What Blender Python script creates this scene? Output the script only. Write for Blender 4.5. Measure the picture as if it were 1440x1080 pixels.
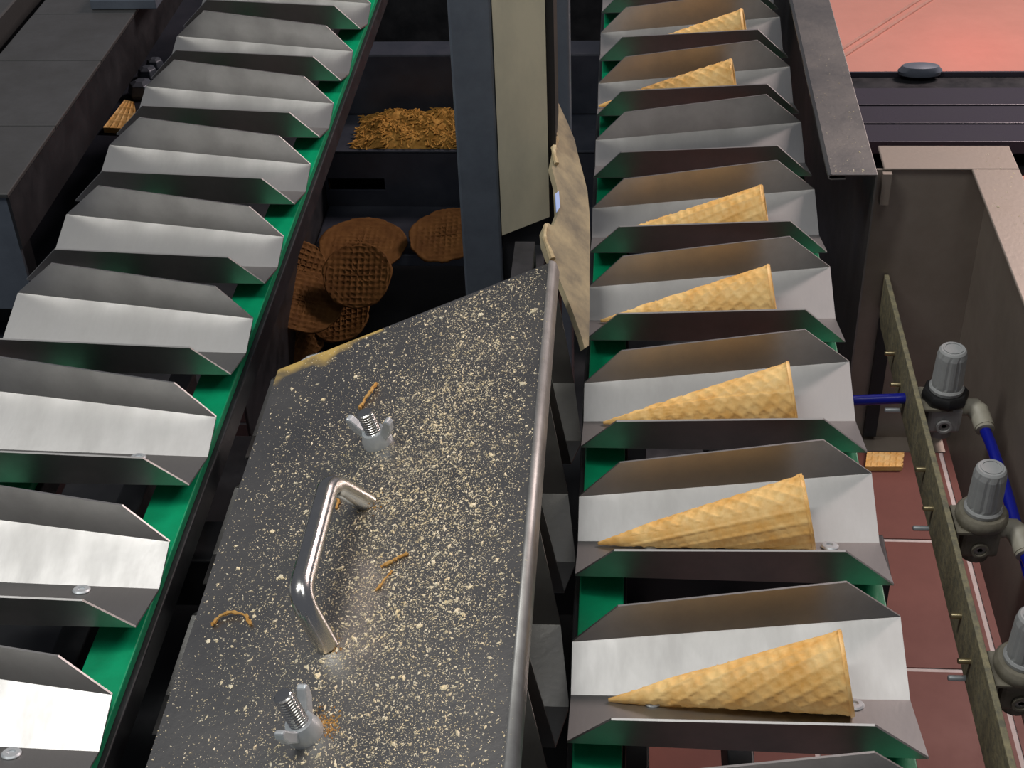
import bpy, bmesh, math, random
from mathutils import Vector, Matrix
random.seed(7)
for o in list(bpy.data.objects): bpy.data.objects.remove(o)
scene = bpy.context.scene
C = scene.collection
R = math.radians

# ------------------------------------------------------------------ camera
CZ = 1.45                                   # camera height above the floor
M0 = Vector((0.99707378, 0.06808118, -0.03476829))   # camera right
M1 = Vector((-0.01309258, 0.60017489, 0.79976165))   # camera up
M2 = Vector((-0.07531577, 0.79696616, -0.59931))     # viewing direction
F = 2029.25                                 # focal length in pixels of the 1440 frame
cam = bpy.data.cameras.new('camera'); camo = bpy.data.objects.new('camera', cam); C.objects.link(camo)
rm = Matrix((M0, M1, -M2)).transposed()
camo.matrix_world = Matrix.Translation((0, 0, CZ)) @ rm.to_4x4()
cam.sensor_width = 36; cam.lens = F * 36 / 1440; cam.clip_start = .02
scene.camera = camo

def ray(u, v):
    return M0 * ((u - 720) / F) + M1 * (-(v - 540) / F) + M2
def at(u, v, x=None, y=None, z=None):
    """pixel of the photograph -> point on a plane; z is measured from the camera height"""
    r = ray(u, v)
    k = z / r.z if z is not None else (y / r.y if y is not None else x / r.x)
    p = r * k
    return Vector((p.x, p.y, p.z + CZ))
def W(x, y, z): return Vector((x, y, z + CZ))

# ------------------------------------------------------------------ world, lamps, exposure
scene.view_settings.view_transform = 'Standard'; scene.view_settings.look = 'None'
scene.view_settings.exposure = 0.0; scene.view_settings.gamma = 1.0
scene.view_settings.use_curve_mapping = False
w = bpy.data.worlds.new('hall'); scene.world = w; w.use_nodes = True
w.node_tree.nodes['Background'].inputs[0].default_value = (.82, .86, 1, 1)
w.node_tree.nodes['Background'].inputs[1].default_value = .13
def area(name, loc, target, sx, sy, power, col):
    l = bpy.data.lights.new(name, 'AREA'); l.shape = 'RECTANGLE'; l.size = sx; l.size_y = sy
    l.energy = power; l.color = col
    o = bpy.data.objects.new(name, l); C.objects.link(o); o.location = loc
    o.rotation_euler = (Vector(target) - Vector(loc)).to_track_quat('-Z', 'Y').to_euler()
    return o
area('ceiling_tube_light', (-1.0, .40, 3.0), (-.45, .6, .9), .22, 1.1, 26, (1, .985, .95))
area('ceiling_tube_light', (.35, .30, 3.1), (.1, .6, .85), .7, .9, 10, (1, .985, .95))
area('aisle_light', (1.9, 2.9, 2.8), (1.0, 3.0, 0), .6, 1.2, 115, (1, .80, .76))
rl_ = bpy.data.lights.new('red_tint_light', 'POINT'); rl_.energy = .6; rl_.color = (1, .08, .06); rl_.shadow_soft_size = .03  # unseen red point light, added to tint the far floor
rlo = bpy.data.objects.new('red_tint_light', rl_); C.objects.link(rlo); rlo.location = at(1395, -45, z=-1.25)

# ------------------------------------------------------------------ materials
MATS = {}
def nt(m): return m.node_tree.nodes, m.node_tree.links
def mat(name, col, rough=.5, metal=0., var=None, nscale=40, bump=0., bscale=200, stretch=(1, 1, 1), rvar=0., spec=.5, aniso=0.):
    """principled with procedural colour variation (var = second colour), roughness variation and fine bump"""
    m = bpy.data.materials.new(name); m.use_nodes = True
    n, l = nt(m); b = n['Principled BSDF']
    b.inputs['Base Color'].default_value = (*col, 1); b.inputs['Roughness'].default_value = rough
    b.inputs['Metallic'].default_value = metal; b.inputs['Specular IOR Level'].default_value = spec
    tc = n.new('ShaderNodeTexCoord'); mp = n.new('ShaderNodeMapping'); mp.inputs['Scale'].default_value = stretch
    l.new(tc.outputs['Object'], mp.inputs['Vector'])
    nz = n.new('ShaderNodeTexNoise'); nz.inputs['Scale'].default_value = nscale; nz.inputs['Detail'].default_value = 6
    nz.inputs['Roughness'].default_value = .65
    l.new(mp.outputs[0], nz.inputs['Vector'])
    if var:
        r = n.new('ShaderNodeValToRGB'); r.color_ramp.elements[0].position = .35; r.color_ramp.elements[1].position = .65
        r.color_ramp.elements[0].color = (*col, 1); r.color_ramp.elements[1].color = (*var, 1)
        l.new(nz.outputs['Fac'], r.inputs['Fac']); l.new(r.outputs['Color'], b.inputs['Base Color'])
    if rvar:
        mr = n.new('ShaderNodeMapRange'); mr.inputs['From Min'].default_value = .3; mr.inputs['From Max'].default_value = .7
        mr.inputs['To Min'].default_value = max(.03, rough - rvar); mr.inputs['To Max'].default_value = min(1, rough + rvar)
        l.new(nz.outputs['Fac'], mr.inputs['Value']); l.new(mr.outputs[0], b.inputs['Roughness'])
    if bump:
        n2 = n.new('ShaderNodeTexNoise'); n2.inputs['Scale'].default_value = bscale; n2.inputs['Detail'].default_value = 4
        l.new(mp.outputs[0], n2.inputs['Vector'])
        bp = n.new('ShaderNodeBump'); bp.inputs['Strength'].default_value = bump; bp.inputs['Distance'].default_value = .001
        l.new(n2.outputs['Fac'], bp.inputs['Height']); l.new(bp.outputs[0], b.inputs['Normal'])
    if aniso: b.inputs['Anisotropic'].default_value = aniso
    MATS[name] = m
    return m
STEEL = mat('brushed_steel', (.455, .45, .44), .46, 1, var=(.385, .38, .37), nscale=30, rvar=.05, bump=.04, bscale=500, stretch=(1, .15, 1))
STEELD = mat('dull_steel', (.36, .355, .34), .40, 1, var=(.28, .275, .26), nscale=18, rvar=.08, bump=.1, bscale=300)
COVER = mat('cover_steel', (.37, .36, .345), .40, 1, var=(.29, .285, .275), nscale=14, rvar=.08, bump=.12, bscale=260)
ZINC = mat('zinc_plate', (.58, .62, .64), .42, .45, var=(.48, .52, .54), nscale=120, rvar=.08)
CHROME = mat('polished_steel', (.62, .61, .58), .2, 1, rvar=.05, nscale=90)
GREEN = mat('green_belt', (.0, .30, .13), .38, 0, var=(.0, .25, .105), nscale=60, bump=.1, bscale=300)
BLACK = mat('black_steel', (.012, .013, .015), .45, 0, var=(.02, .021, .024), nscale=30, rvar=.1)
BLUEBLK = mat('blue_black_steel', (.020, .024, .034), .42, 0, var=(.03, .034, .046), nscale=22, rvar=.1)
SLATE = mat('slate_paint', (.13, .155, .19), .42, .2, var=(.10, .12, .15), nscale=35, rvar=.08)
BEAM = mat('beam_steel', (.15, .152, .15), .42, .7, var=(.10, .102, .10), nscale=16, rvar=.1, bump=.1)
TAN = mat('stained_steel', (.62, .57, .42), .45, .1, var=(.48, .45, .34), nscale=20, rvar=.08, stretch=(1, 1, .4))
BOARD = mat('dirty_board', (.38, .32, .19), .85, 0, var=(.17, .15, .105), nscale=30, bump=.3, bscale=140)
BOARDE = mat('torn_board', (.55, .46, .28), .9, 0, var=(.4, .3, .16), nscale=80, bump=.4)
TILE = mat('red_tile', (.165, .060, .046), .5, 0, spec=.25, var=(.135, .048, .037), nscale=9, rvar=.06, bump=.04)
GROUT = mat('grout', (.55, .50, .48), .8, 0, var=(.45, .40, .38), nscale=50)
SCREED = mat('pink_screed', (.50, .25, .20), .5, 0, var=(.44, .22, .175), nscale=5, rvar=.08)
DIRTY = mat('crumb_caked_steel', (.33, .29, .17), .75, .1, var=(.17, .16, .115), nscale=160, bump=.5, bscale=420)
SLAT = mat('dark_slat', (.055, .050, .066), .30, .2, var=(.045, .042, .055), nscale=12, rvar=.08)
GREYP = mat('grey_plastic', (.40, .41, .41), .45, 0, var=(.33, .34, .34), nscale=70)
IVORY = mat('ivory_plastic', (.47, .45, .37), .5, 0, var=(.38, .36, .29), nscale=60)
CAST = mat('cast_zinc', (.46, .46, .46), .5, .25, var=(.36, .355, .34), nscale=60)
CASTD = mat('grimy_cast_zinc', (.27, .25, .20), .65, .2, var=(.17, .155, .115), nscale=80, bump=.3)
RUBBER = mat('black_rubber', (.012, .012, .013), .5)
BLUE = mat('blue_tube', (.006, .012, .30), .25, 0, spec=.6)
BRASS = mat('brass_screw', (.50, .42, .25), .35, .9, nscale=100, rvar=.08)
PALE = mat('pale_plate', (.55, .56, .58), .4, .1, var=(.48, .49, .5), nscale=30)
WHITE = mat('white_scrap', (.75, .77, .85), .5)
RUST = mat('rust_powder', (.42, .20, .05), .9, var=(.55, .33, .10), nscale=300)
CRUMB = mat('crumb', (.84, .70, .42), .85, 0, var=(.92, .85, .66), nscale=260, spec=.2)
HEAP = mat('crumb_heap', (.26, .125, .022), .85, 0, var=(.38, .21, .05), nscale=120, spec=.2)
WAFFLED = mat('shaded_waffle', (.10, .042, .010), .8, 0, var=(.16, .075, .02), nscale=40, spec=.2)  # waffle darkened in its colour for the shade of the bay
def cone_mat():
    m = mat('waffle_cone', (.74, .40, .10), .55, 0, var=(.88, .61, .25), nscale=55, bump=.2, bscale=500, spec=.35)
    return m
CONE = cone_mat()
# the cover gets a drift of fine flour dust along its slanted end (a deposit with its own outline)
def cover_dust():
    n, l = nt(COVER); b = n['Principled BSDF']
    at_ = n.new('ShaderNodeAttribute'); at_.attribute_name = 'dust'
    nz = n.new('ShaderNodeTexNoise'); nz.inputs['Scale'].default_value = 60
    tc = n.new('ShaderNodeTexCoord'); l.new(tc.outputs['Object'], nz.inputs['Vector'])
    ad = n.new('ShaderNodeMath'); ad.operation = 'ADD'; l.new(at_.outputs['Fac'], ad.inputs[0]); l.new(nz.outputs['Fac'], ad.inputs[1])
    mr = n.new('ShaderNodeMapRange'); mr.inputs['From Min'].default_value = .85; mr.inputs['From Max'].default_value = 1.25
    l.new(ad.outputs[0], mr.inputs['Value'])
    d = n.new('ShaderNodeBsdfDiffuse'); d.inputs['Color'].default_value = (.50, .36, .12, 1)
    mx = n.new('ShaderNodeMixShader'); l.new(mr.outputs[0], mx.inputs[0]); l.new(b.outputs[0], mx.inputs[1]); l.new(d.outputs[0], mx.inputs[2])
    l.new(mx.outputs[0], n['Material Output'].inputs['Surface'])
cover_dust()

# ------------------------------------------------------------------ mesh helpers
def tag(o, label=None, cat=None, group=None, kind=None):
    if label: o['label'] = label
    if cat: o['category'] = cat
    if group: o['group'] = group
    if kind: o['kind'] = kind
    return o
def link(name, me, m=None, parent=None, smooth=False):
    if m and not me.materials: me.materials.append(m)
    if smooth:
        for p in me.polygons: p.use_smooth = True
    o = bpy.data.objects.new(name, me); C.objects.link(o)
    if parent: o.parent = parent
    return o
def empty(name, loc, rot=(0, 0, 0), label=None, cat=None, group=None):
    o = bpy.data.objects.new(name, None); o.empty_display_size = .02; C.objects.link(o)
    o.location = loc; o.rotation_euler = rot
    return tag(o, label, cat, group)
class MB:
    def __init__(s): s.v = []; s.f = []
    def add(s, vs, fs):
        k = len(s.v); s.v += [tuple(v) for v in vs]; s.f += [tuple(i + k for i in f) for f in fs]; return s
    def box(s, a, b, m=None):
        x0, y0, z0 = a; x1, y1, z1 = b
        vs = [Vector(p) for p in ((x0,y0,z0),(x1,y0,z0),(x1,y1,z0),(x0,y1,z0),(x0,y0,z1),(x1,y0,z1),(x1,y1,z1),(x0,y1,z1))]
        if m: vs = [m @ v for v in vs]
        return s.add(vs, [(3,2,1,0),(4,5,6,7),(0,1,5,4),(1,2,6,5),(2,3,7,6),(3,0,4,7)])
    def sheet(s, poly, t, d=None):
        """flat polygon thickened by t along d (default: against its normal)"""
        poly = [Vector(p) for p in poly]; n = len(poly)
        nrm = Vector()
        for i in range(n): nrm += (poly[i] - poly[0]).cross(poly[(i + 1) % n] - poly[0])
        nrm.normalize()
        dv = (Vector(d).normalized() if d else -nrm) * t
        vs = poly + [p + dv for p in poly]
        top = tuple(range(n)); bot = tuple(range(2 * n - 1, n - 1, -1))
        if dv.dot(nrm) > 0: fl = True
        else: fl = False
        fs = [top, bot] + [((i + 1) % n, i, i + n, (i + 1) % n + n) for i in range(n)]
        if fl: fs = [tuple(reversed(f)) for f in fs]
        return s.add(vs, fs)
    def tube(s, pts, r, seg=12, caps=True):
        pts = [Vector(p) for p in pts]; rs = r if isinstance(r, (list, tuple)) else [r] * len(pts)
        k0 = len(s.v); vs = []; prev = None
        for i, p in enumerate(pts):
            d = (pts[min(i + 1, len(pts) - 1)] - pts[max(i - 1, 0)]).normalized()
            if prev is None:
                u = d.orthogonal().normalized()
            else:
                u = (prev - d * prev.dot(d)).normalized()
            prev = u; w_ = d.cross(u)
            for j in range(seg):
                a = 2 * math.pi * j / seg
                vs.append(p + (u * math.cos(a) + w_ * math.sin(a)) * rs[i])
        fs = []
        for i in range(len(pts) - 1):
            for j in range(seg):
                j2 = (j + 1) % seg
                fs.append((i * seg + j, i * seg + j2, (i + 1) * seg + j2, (i + 1) * seg + j))
        if caps:
            fs.append(tuple(range(seg - 1, -1, -1))); fs.append(tuple((len(pts) - 1) * seg + j for j in range(seg)))
        return s.add(vs, fs)
    def lathe(s, prof, seg=24, m=None, caps=True):
        """prof = [(r, z)...] from bottom to top about Z"""
        vs = []
        for r, z in prof:
            for j in range(seg):
                a = 2 * math.pi * j / seg; v = Vector((r * math.cos(a), r * math.sin(a), z)); vs.append(m @ v if m else v)
        fs = []
        for i in range(len(prof) - 1):
            for j in range(seg):
                j2 = (j + 1) % seg; fs.append((i * seg + j, i * seg + j2, (i + 1) * seg + j2, (i + 1) * seg + j))
        if caps:
            fs.append(tuple(range(seg - 1, -1, -1))); fs.append(tuple((len(prof) - 1) * seg + j for j in range(seg)))
        return s.add(vs, fs)
    def mesh(s, name):
        me = bpy.data.meshes.new(name); me.from_pydata(s.v, [], s.f); me.update(); return me
    def build(s, name, m, parent=None, smooth=False, bevel=0):
        o = link(name, s.mesh(name), m, parent)
        if smooth: smooth_angle(o.data)
        if bevel:
            b = o.modifiers.new('bevel', 'BEVEL'); b.width = bevel; b.segments = 2; b.limit_method = 'ANGLE'; b.angle_limit = R(40)
        return o
def smooth_angle(me, ang=35):
    for p in me.polygons: p.use_smooth = True
    bm = bmesh.new(); bm.from_mesh(me)
    for e in bm.edges:
        e.smooth = not (len(e.link_faces) == 2 and e.calc_face_angle(0) > R(ang))
    bm.to_mesh(me); bm.free()
def curve(pts, n=8):
    """Catmull-Rom through pts"""
    pts = [Vector(p) for p in pts]; q = [pts[0] * 2 - pts[1]] + pts + [pts[-1] * 2 - pts[-2]]; out = []
    for i in range(1, len(q) - 2):
        for k in range(n):
            t = k / n; a, b, c, d = q[i-1], q[i], q[i+1], q[i+2]
            out.append(.5 * ((2*b) + (c - a) * t + (2*a - 5*b + 4*c - d) * t*t + (3*b - a - 3*c + d) * t**3))
    return out + [pts[-1]]

# ------------------------------------------------------------------ floor
TP = .247; TX = .496; TY = 1.318
fl = MB().box((-2.2, .0, -.05), (3.2, 7.0, -.0016)).build('floor', GROUT); tag(fl, 'red tiled factory floor with pale grout', 'floor', kind='structure')
tm = MB().box((-TP/2 + .0035, -TP/2 + .0035, -.0016), (TP/2 - .0035, TP/2 - .0035, 0)).mesh('tile'); tm.materials.append(TILE)
for i in range(-9, 6):
    for j in range(-5, 5):
        o = link('tile', tm, None, fl); o.location = (TX + (i + .5) * TP, TY + (j + .5) * TP, random.uniform(-.0002, .0004))
Y2 = TY + 5 * TP
MB().box((-2.2, Y2, -.006), (3.2, 7, 0)).build('screed', SCREED, fl)
a = at(1150, 98, z=-CZ); b = at(1345, -28, z=-CZ); d = (b - a).normalized(); n_ = Vector((-d.y, d.x, 0))
JOINT = mat('joint_filler', (.36, .20, .16), .7, 0, var=(.42, .25, .2))
for k in (-1, 1):
    MB().sheet([a + n_ * (.012 * k - .004), b + n_ * (.012 * k - .004), b + n_ * (.012 * k + .004), a + n_ * (.012 * k + .004)], .004, (0, 0, 1)).build('joint_strip', JOINT, fl)

# ------------------------------------------------------------------ conveyors
P = .118
XR, YR, ZR = -.0248, .5274, -.6039
XL, YL, ZL = -.2683, .5869, -.5954
# tray profile in mm: (x along the tray, s along the belt, h up) at the narrow inner end and the wide outer end
def on_wall(a, b, x, h, lean):
    t = x / 180; return (x, a[1] + (b[1] - a[1]) * t + lean * (h - a[2] - (b[2] - a[2]) * t), h)
F1 = ((0, 29.6, 9.8), (180, 46.0, 15.2)); F3 = ((0, -41.3, 12.6), (180, -49.4, 15.1))
SH = dict(bt=(on_wall(*F1, 25.5, 34.6, .03), on_wall(*F1, 148.4, 43.2, .03)), f1=F1, f2=((0, 0, 0), (180, 0, 0)), f3=F3,
          ft=(on_wall(*F3, 23, 39.2, -.23), on_wall(*F3, 150, 46.3, -.23)))
def tray_meshes(mir, shape=SH):
    s = -1 if mir else 1
    g = lambda k, e: Vector((s * shape[k][e][0], shape[k][e][1], shape[k][e][2])) / 1000
    out = {}
    quads = dict(back_wall=('f1', 'bt'), sloped_panel=('f2', 'f1'), mounting_strip=('f3', 'f2'), front_wall=('ft', 'f3'))
    for nm, (lo, hi) in quads.items():
        poly = [g(lo, 0), g(lo, 1), g(hi, 1), g(hi, 0)]
        if mir: poly.reverse()
        me = MB().sheet(poly, .0013).mesh(nm); me.materials.append(STEEL); out[nm] = me
    return out
sc = MB().lathe([(.0052, 0), (.0052, .0006), (.0044, .0014), (.0022, .0015), (.0020, .0006)], 16).mesh('screw'); sc.materials.append(ZINC); smooth_angle(sc)
def make_tray(name, meshes, loc, rot, mir, label, group, screws=True):
    t = empty(name, loc, rot, label, 'tray', group)
    for nm, me in meshes.items(): link(nm, me, None, t)
    if screws:
        for x in (.044, .150):
            o = link('screw', sc, None, t); o.location = ((-x if mir else x), -.006, .0022); o.rotation_euler = (R(-16), 0, 0)
    return t
mR = tray_meshes(False); mL = tray_meshes(True)
dR = {0: -.0037, 1: -.0004, 2: -.0011, 3: .0012, 4: .0011, 5: .0029}
dL = {0: .0007, 1: .0034, 2: .0014, 3: -.0016, 4: -.0002, 5: -.0007, 6: -.003}
ORD = ('', 'first', 'second', 'third', 'fourth', 'fifth', 'sixth')
def wherelab(n, t): return t % (ORD[abs(n - 5)], 'towards the wing nuts' if n < 5 else 'away from the wing nuts')
HAS = (0, 1, 2, 3, 4, 6, 7)
for n in range(-1, 9):
    y = YR + P * n + dR.get(n, 0)
    lab = (wherelab(n, 'steel tray holding a cone, %s from the empty tray, %s') if n in HAS else
           'empty bent steel tray with a cone-filled tray on either side' if n == 5 else
           'empty bent steel tray after the cone trays on the wing-nut side' if n < 0 else
           'empty bent steel tray past the last cone tray away from the wing nuts')
    make_tray('steel_tray', mR, W(XR, y, ZR), (0, R(-1.2), 0), False, lab, 'cone trays in use' if n in HAS else 'empty trays of the cone row')
for n in range(-2, 9):
    y = YL + P * n + dL.get(n, 0)
    make_tray('steel_tray', mL, W(XL, y, ZL), (0, R(1.45), 0), True,
              'empty steel tray level with the end of the long black beam' if n == 3 else
              'empty steel tray, %s after the one at the black beam\'s end, %s' % (ORD[abs(n - 3)], 'towards the wing nuts' if n < 3 else 'alongside the beam'), 'empty trays beside the black beam')
# belts, rails
def conveyor(x0, sgn, z, y0, y1, roll, side, outer=(.152, .178)):
    dz = math.sin(R(roll)); g = 'green conveyor belts'
    for a, b, which in ((.002, .028, 'inner'), (*outer, 'outer')):
        xa, xb = sorted((x0 + sgn * a, x0 + sgn * b)); zt = z - .0032 + dz * (a + b) / 2
        o = MB().box((xa, y0, zt - .007 + CZ), (xb, y1, zt + CZ)).build('conveyor_belt', GREEN, bevel=.0008)
        tag(o, 'green belt carrying the %s under their %s ends' % (side, 'cone-tip' if which == 'inner' else 'outer'), 'belt', g)
        xa, xb = sorted((x0 + sgn * (a - .0035), x0 + sgn * (b + .002)))
        o = MB().box((xa, y0, zt - .026 + CZ), (xb, y1, zt - .0072 + CZ)).build('belt_rail', BLACK, bevel=.001)
        tag(o, 'black rail under the %s green belt of the %s' % (which, side), 'rail')
conveyor(XR, 1, ZR, .1, 1.75, 1.2, 'trays with cones')
conveyor(XL, -1, ZL, .1, 1.85, 1.45, 'trays without cones', (.108, .134))

# machine frame that carries the rails
fr = empty('conveyor_stand', W(-.15, .8, -CZ), (0, 0, 0), 'black steel stand on the tiles carrying both green conveyors', 'stand')
def fpart(name, a, b, m=BLACK):
    o = MB().box(a, b).build(name, m, None, bevel=.0015)
    o.parent = fr; o.matrix_parent_inverse = Matrix.Translation(-fr.location)
    return o
for y in (.16, .70):
    fpart('cross_beam', (-.475, y - .02, .745), (.175, y + .02, .788))
for x in (-.46, .158):
    for y in (.16, 1.70): fpart('leg', (x - .018, y - .018, 0), (x + .018, y + .018, .745 if y < 1 else .80))
for x in (.012, .075):
    fpart('long_beam', (x - .008, .14, .700), (x + .008, .95, .745))
fpart('dark_underlay', (-.475, 1.0, .655), (-.345, 1.68, .66))  # black sheets added to darken the gaps beneath the trays
fpart('dark_underlay', (-.47, .16, .655), (-.01, .97, .66))
fpart('long_beam', (-.375, .14, .700), (-.355, .95, .745))
# pale strip and scraps seen between the trays
o = MB().box((-.325, .2, .789), (-.300, .82, .792)).build('pale_guide_strip', PALE)
tag(o, 'pale steel strip seen between the empty trays beside their green belt', 'strip')
fpart('long_beam', (-.322, .14, .745), (-.303, .84, .789))

# ------------------------------------------------------------------ waffle cones
def cone_mesh():
    L, r = .126, .0206; nu, nv = 120, 84
    vs = []; fs = []
    for i in range(nv + 1):
        t = i / nv
        for j in range(nu):
            a = 2 * math.pi * j / nu
            rad = .0008 + (r - .0008) * t
            # raised waffle grid, laid flat on the sheet before rolling
            sl = t * L; u = a * rad
            flat = a * math.sin(math.atan(r / L)); px = sl * math.cos(flat); py = sl * math.sin(flat)
            c = .0066
            gx = abs((px / c) % 1 - .5) * 2; gy = abs((py / c + .37) % 1 - .5) * 2
            ridge = max(0, max(gx, gy) - .66) / .34
            e = min(1, rad / .006)
            rad2 = rad + .0009 * min(1, ridge * 1.6) * e
            seam = (a / (2 * math.pi) - .62 - .12 * t) % 1
            rad2 += .0016 * e * (1 - seam) * (1 if seam < 1 else 0)
            if t > .975: rad2 += .0004
            vs.append((sl, rad2 * math.cos(a), rad2 * math.sin(a)))
    for i in range(nv):
        for j in range(nu):
            j2 = (j + 1) % nu; fs.append((i*nu + j, i*nu + j2, (i+1)*nu + j2, (i+1)*nu + j))
    fs.append(tuple(range(nu - 1, -1, -1)))
    return vs, fs, nu, nv, L, r
vs, fs, nu, nv, Lc, rc = cone_mesh()
me = bpy.data.meshes.new('cone_shell'); me.from_pydata(vs, [], [f if len(f) == 4 else f for f in fs]); me.update(); me.materials.append(CONE)
for p in me.polygons: p.use_smooth = True
# inside wall with rolled rim
k = MB(); seg = 48
k.lathe([(rc + .0022, Lc - .0015), (rc + .0014, Lc + .0006), (rc - .0012, Lc + .0003), (rc * .7, Lc * .72), (rc * .3, Lc * .35), (.0004, Lc * .1)], seg,
        Matrix(((0, 0, 1, 0), (1, 0, 0, 0), (0, 1, 0, 0), (0, 0, 0, 1))), caps=False)
mi = k.mesh('rim'); mi.materials.append(CONE)
for p in mi.polygons: p.use_smooth = True
tilt = math.asin((rc + .0015) / Lc)
for n, mx, yaw, rl, col in ((0, .1215, .6, 0, 0), (1, .1135, 2.0, 2.1, 0), (2, .1145, .5, 4.0, 0), (3, .1105, -.5, 5.2, 0), (4, .1135, -1.5, 1.0, 0), (6, .102, -2., 3.0, 0), (7, .1185, -3, 4.4, 0)):
    y = YR + P * n + dR.get(n, 0) - .006
    zb = ZR + .0024 + .021 * .02
    t = empty('waffle_cone', W(mx - Lc, y, zb + .0010), (0, 0, R(yaw)), wherelab(n, 'golden waffle cone in the %s tray from the empty one, %s'), 'cone', 'waffle cones lying in the trays')
    t.rotation_euler = (Matrix.Rotation(R(yaw), 3, 'Z') @ Matrix.Rotation(-tilt - R(1.2), 3, 'Y') @ Matrix.Rotation(rl, 3, 'X')).to_euler()
    link('cone_shell', me, None, t); link('rim', mi, None, t)

# ------------------------------------------------------------------ covered middle row
MS = dict(bt=((-45.5, 58, 86), (-230, 62, 26)), f1=((-34, 54, 10), (-258, 54, 10)), f2=((-27, 0, 0), (-262, 0, 0)),
          f3=((-33, -36, 10), (-258, -36, 10)), ft=((-45, -40, 86), (-230, -44, 26)))
def flip_shape():
    s = {k: tuple(tuple((-c[0], c[1], c[2])) for c in v) for k, v in MS.items()}
    return s
mm = tray_meshes(True, flip_shape())
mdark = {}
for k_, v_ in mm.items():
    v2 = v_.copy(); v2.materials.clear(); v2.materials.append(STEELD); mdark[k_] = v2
for n in range(-2, 3):
    make_tray('covered_tray', mdark, W(0, .547 + .118 * n + (.004 if n == 2 else 0), -.641), (0, 0, 0), True,
              'dark tall-walled tray under the crumb-covered plate, %s from the torn board' % ORD[3 - n], 'trays under the cover plate', screws=False)
o = MB().box((-.20, .15, -.652 + CZ), (-.075, .90, -.6432 + CZ)).build('covered_belt', BLACK)
tag(o, 'black belt under the covered middle trays', 'belt')
fpart('long_beam', (-.16, .14, .7881), (-.11, .9, -.652 + CZ))

# ------------------------------------------------------------------ cover plate
CA = at(775, 368, z=-.52); CB = at(713, 1110, z=-.52); CD = at(395, 520, z=-.57); CE = at(186, 1120, z=-.57)
xr = (CA.x + CB.x) / 2; xl = (CD.x + CE.x) / 2
ax = Vector((xl - xr, 0, -.05)).normalized()         # across the plate, downhill to the empty trays
nx = Vector((-ax.z, 0, ax.x)); nx = nx if nx.z > 0 else -nx
wid = (xl - xr) / ax.x
org = Vector((xr, 0, -.52 + CZ))
def cp(u, y, h=0): return org + ax * u + Vector((0, y, 0)) + nx * h
def cpx(px, py, h=0):
    r = ray(px, py); o0 = org + nx * h - Vector((0, 0, CZ)); k = o0.dot(nx) / r.dot(nx); return r * k + Vector((0, 0, CZ))
def uy(p): return (p - org).dot(ax), p.y
cov = empty('cover_plate', cp(wid / 2, .6), (0, 0, 0), 'dark steel cover plate strewn with crumbs, with handle and wing nuts', 'cover plate')
def cpart(o):
    o.parent = cov; o.matrix_parent_inverse = Matrix.Translation(-cov.location); return o
yA, yD, yN = CA.y, CD.y, min(CB.y, CE.y) - .01
# plate as a grid so that the dust can be carried as an attribute
nu_, nv_ = 40, 60; k = MB(); vs = []; fs = []; dust = []
for i in range(nv_ + 1):
    for j in range(nu_ + 1):
        u = wid * j / nu_; ye = yA + (yD - yA) * j / nu_; y = yN + (ye - yN) * i / nv_
        vs.append(cp(u, y)); de = ye - y
        sfar = j / nu_
        wband = .030 * max(0, min(1, (sfar - .62) / .15)) if sfar > .6 else 0
        dust.append(max(0, 1 - de / wband) * .75 if wband > 0 else 0)
for i in range(nv_):
    for j in range(nu_):
        q = i * (nu_ + 1) + j; fs.append((q, q + nu_ + 1, q + nu_ + 2, q + 1))
me2 = bpy.data.meshes.new('plate'); me2.from_pydata([tuple(v) for v in vs], [], fs); me2.update()
at_ = me2.attributes.new('dust', 'FLOAT', 'POINT'); at_.data.foreach_set('value', dust)
pl = link('plate', me2, COVER); cpart(pl)
so = pl.modifiers.new('thick', 'SOLIDIFY'); so.thickness = .002; so.offset = -1
if me2.polygons[0].normal.dot(nx) < 0: me2.flip_normals()
# rounded lip bent down along the edge next to the cones
lip = [cp(.002, 0, 0), cp(.0006, 0, -.0002), cp(-.0007, 0, -.0009), cp(-.0015, 0, -.0020), cp(-.0018, 0, -.0036), cp(-.0018, 0, -.010)]
k = MB(); vs = []
for q in lip: vs += [Vector((q.x, yN, q.z)), Vector((q.x, yA + .001, q.z))]
k.add(vs, [(2*i, 2*i+2, 2*i+3, 2*i+1) for i in range(5)])
EDGE = mat('lighter_edge', (.44, .44, .42), .5, .7, var=(.33, .325, .31), nscale=60)  # lip steel lighter than the plate
lp = k.build('bent_lip', EDGE, smooth=False); cpart(lp)
for p in lp.data.polygons: p.use_smooth = True
so = lp.modifiers.new('thick', 'SOLIDIFY'); so.thickness = .0015; so.offset = 0
# handle
h0 = cpx(515, 706); h1 = cpx(460, 908); hh = .030
ha, hb = cpx(463, 676, hh), cpx(420, 838, hh)
def corner(p, c, q, r_, n=7):
    a_ = (p - c).normalized() * r_; b_ = (q - c).normalized() * r_
    return [c + a_ * (1 - t) ** 2 + b_ * t ** 2 for t in [i_ / n for i_ in range(n + 1)]]
pts = [h0 - (ha - h0).normalized() * .001] + corner(h0, ha, hb, .011) + corner(ha, hb, h1, .011) + [h1 - (hb - h1).normalized() * .001]
cpart(MB().tube(pts, .0062, 20).build('handle', CHROME, smooth=True))
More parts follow.
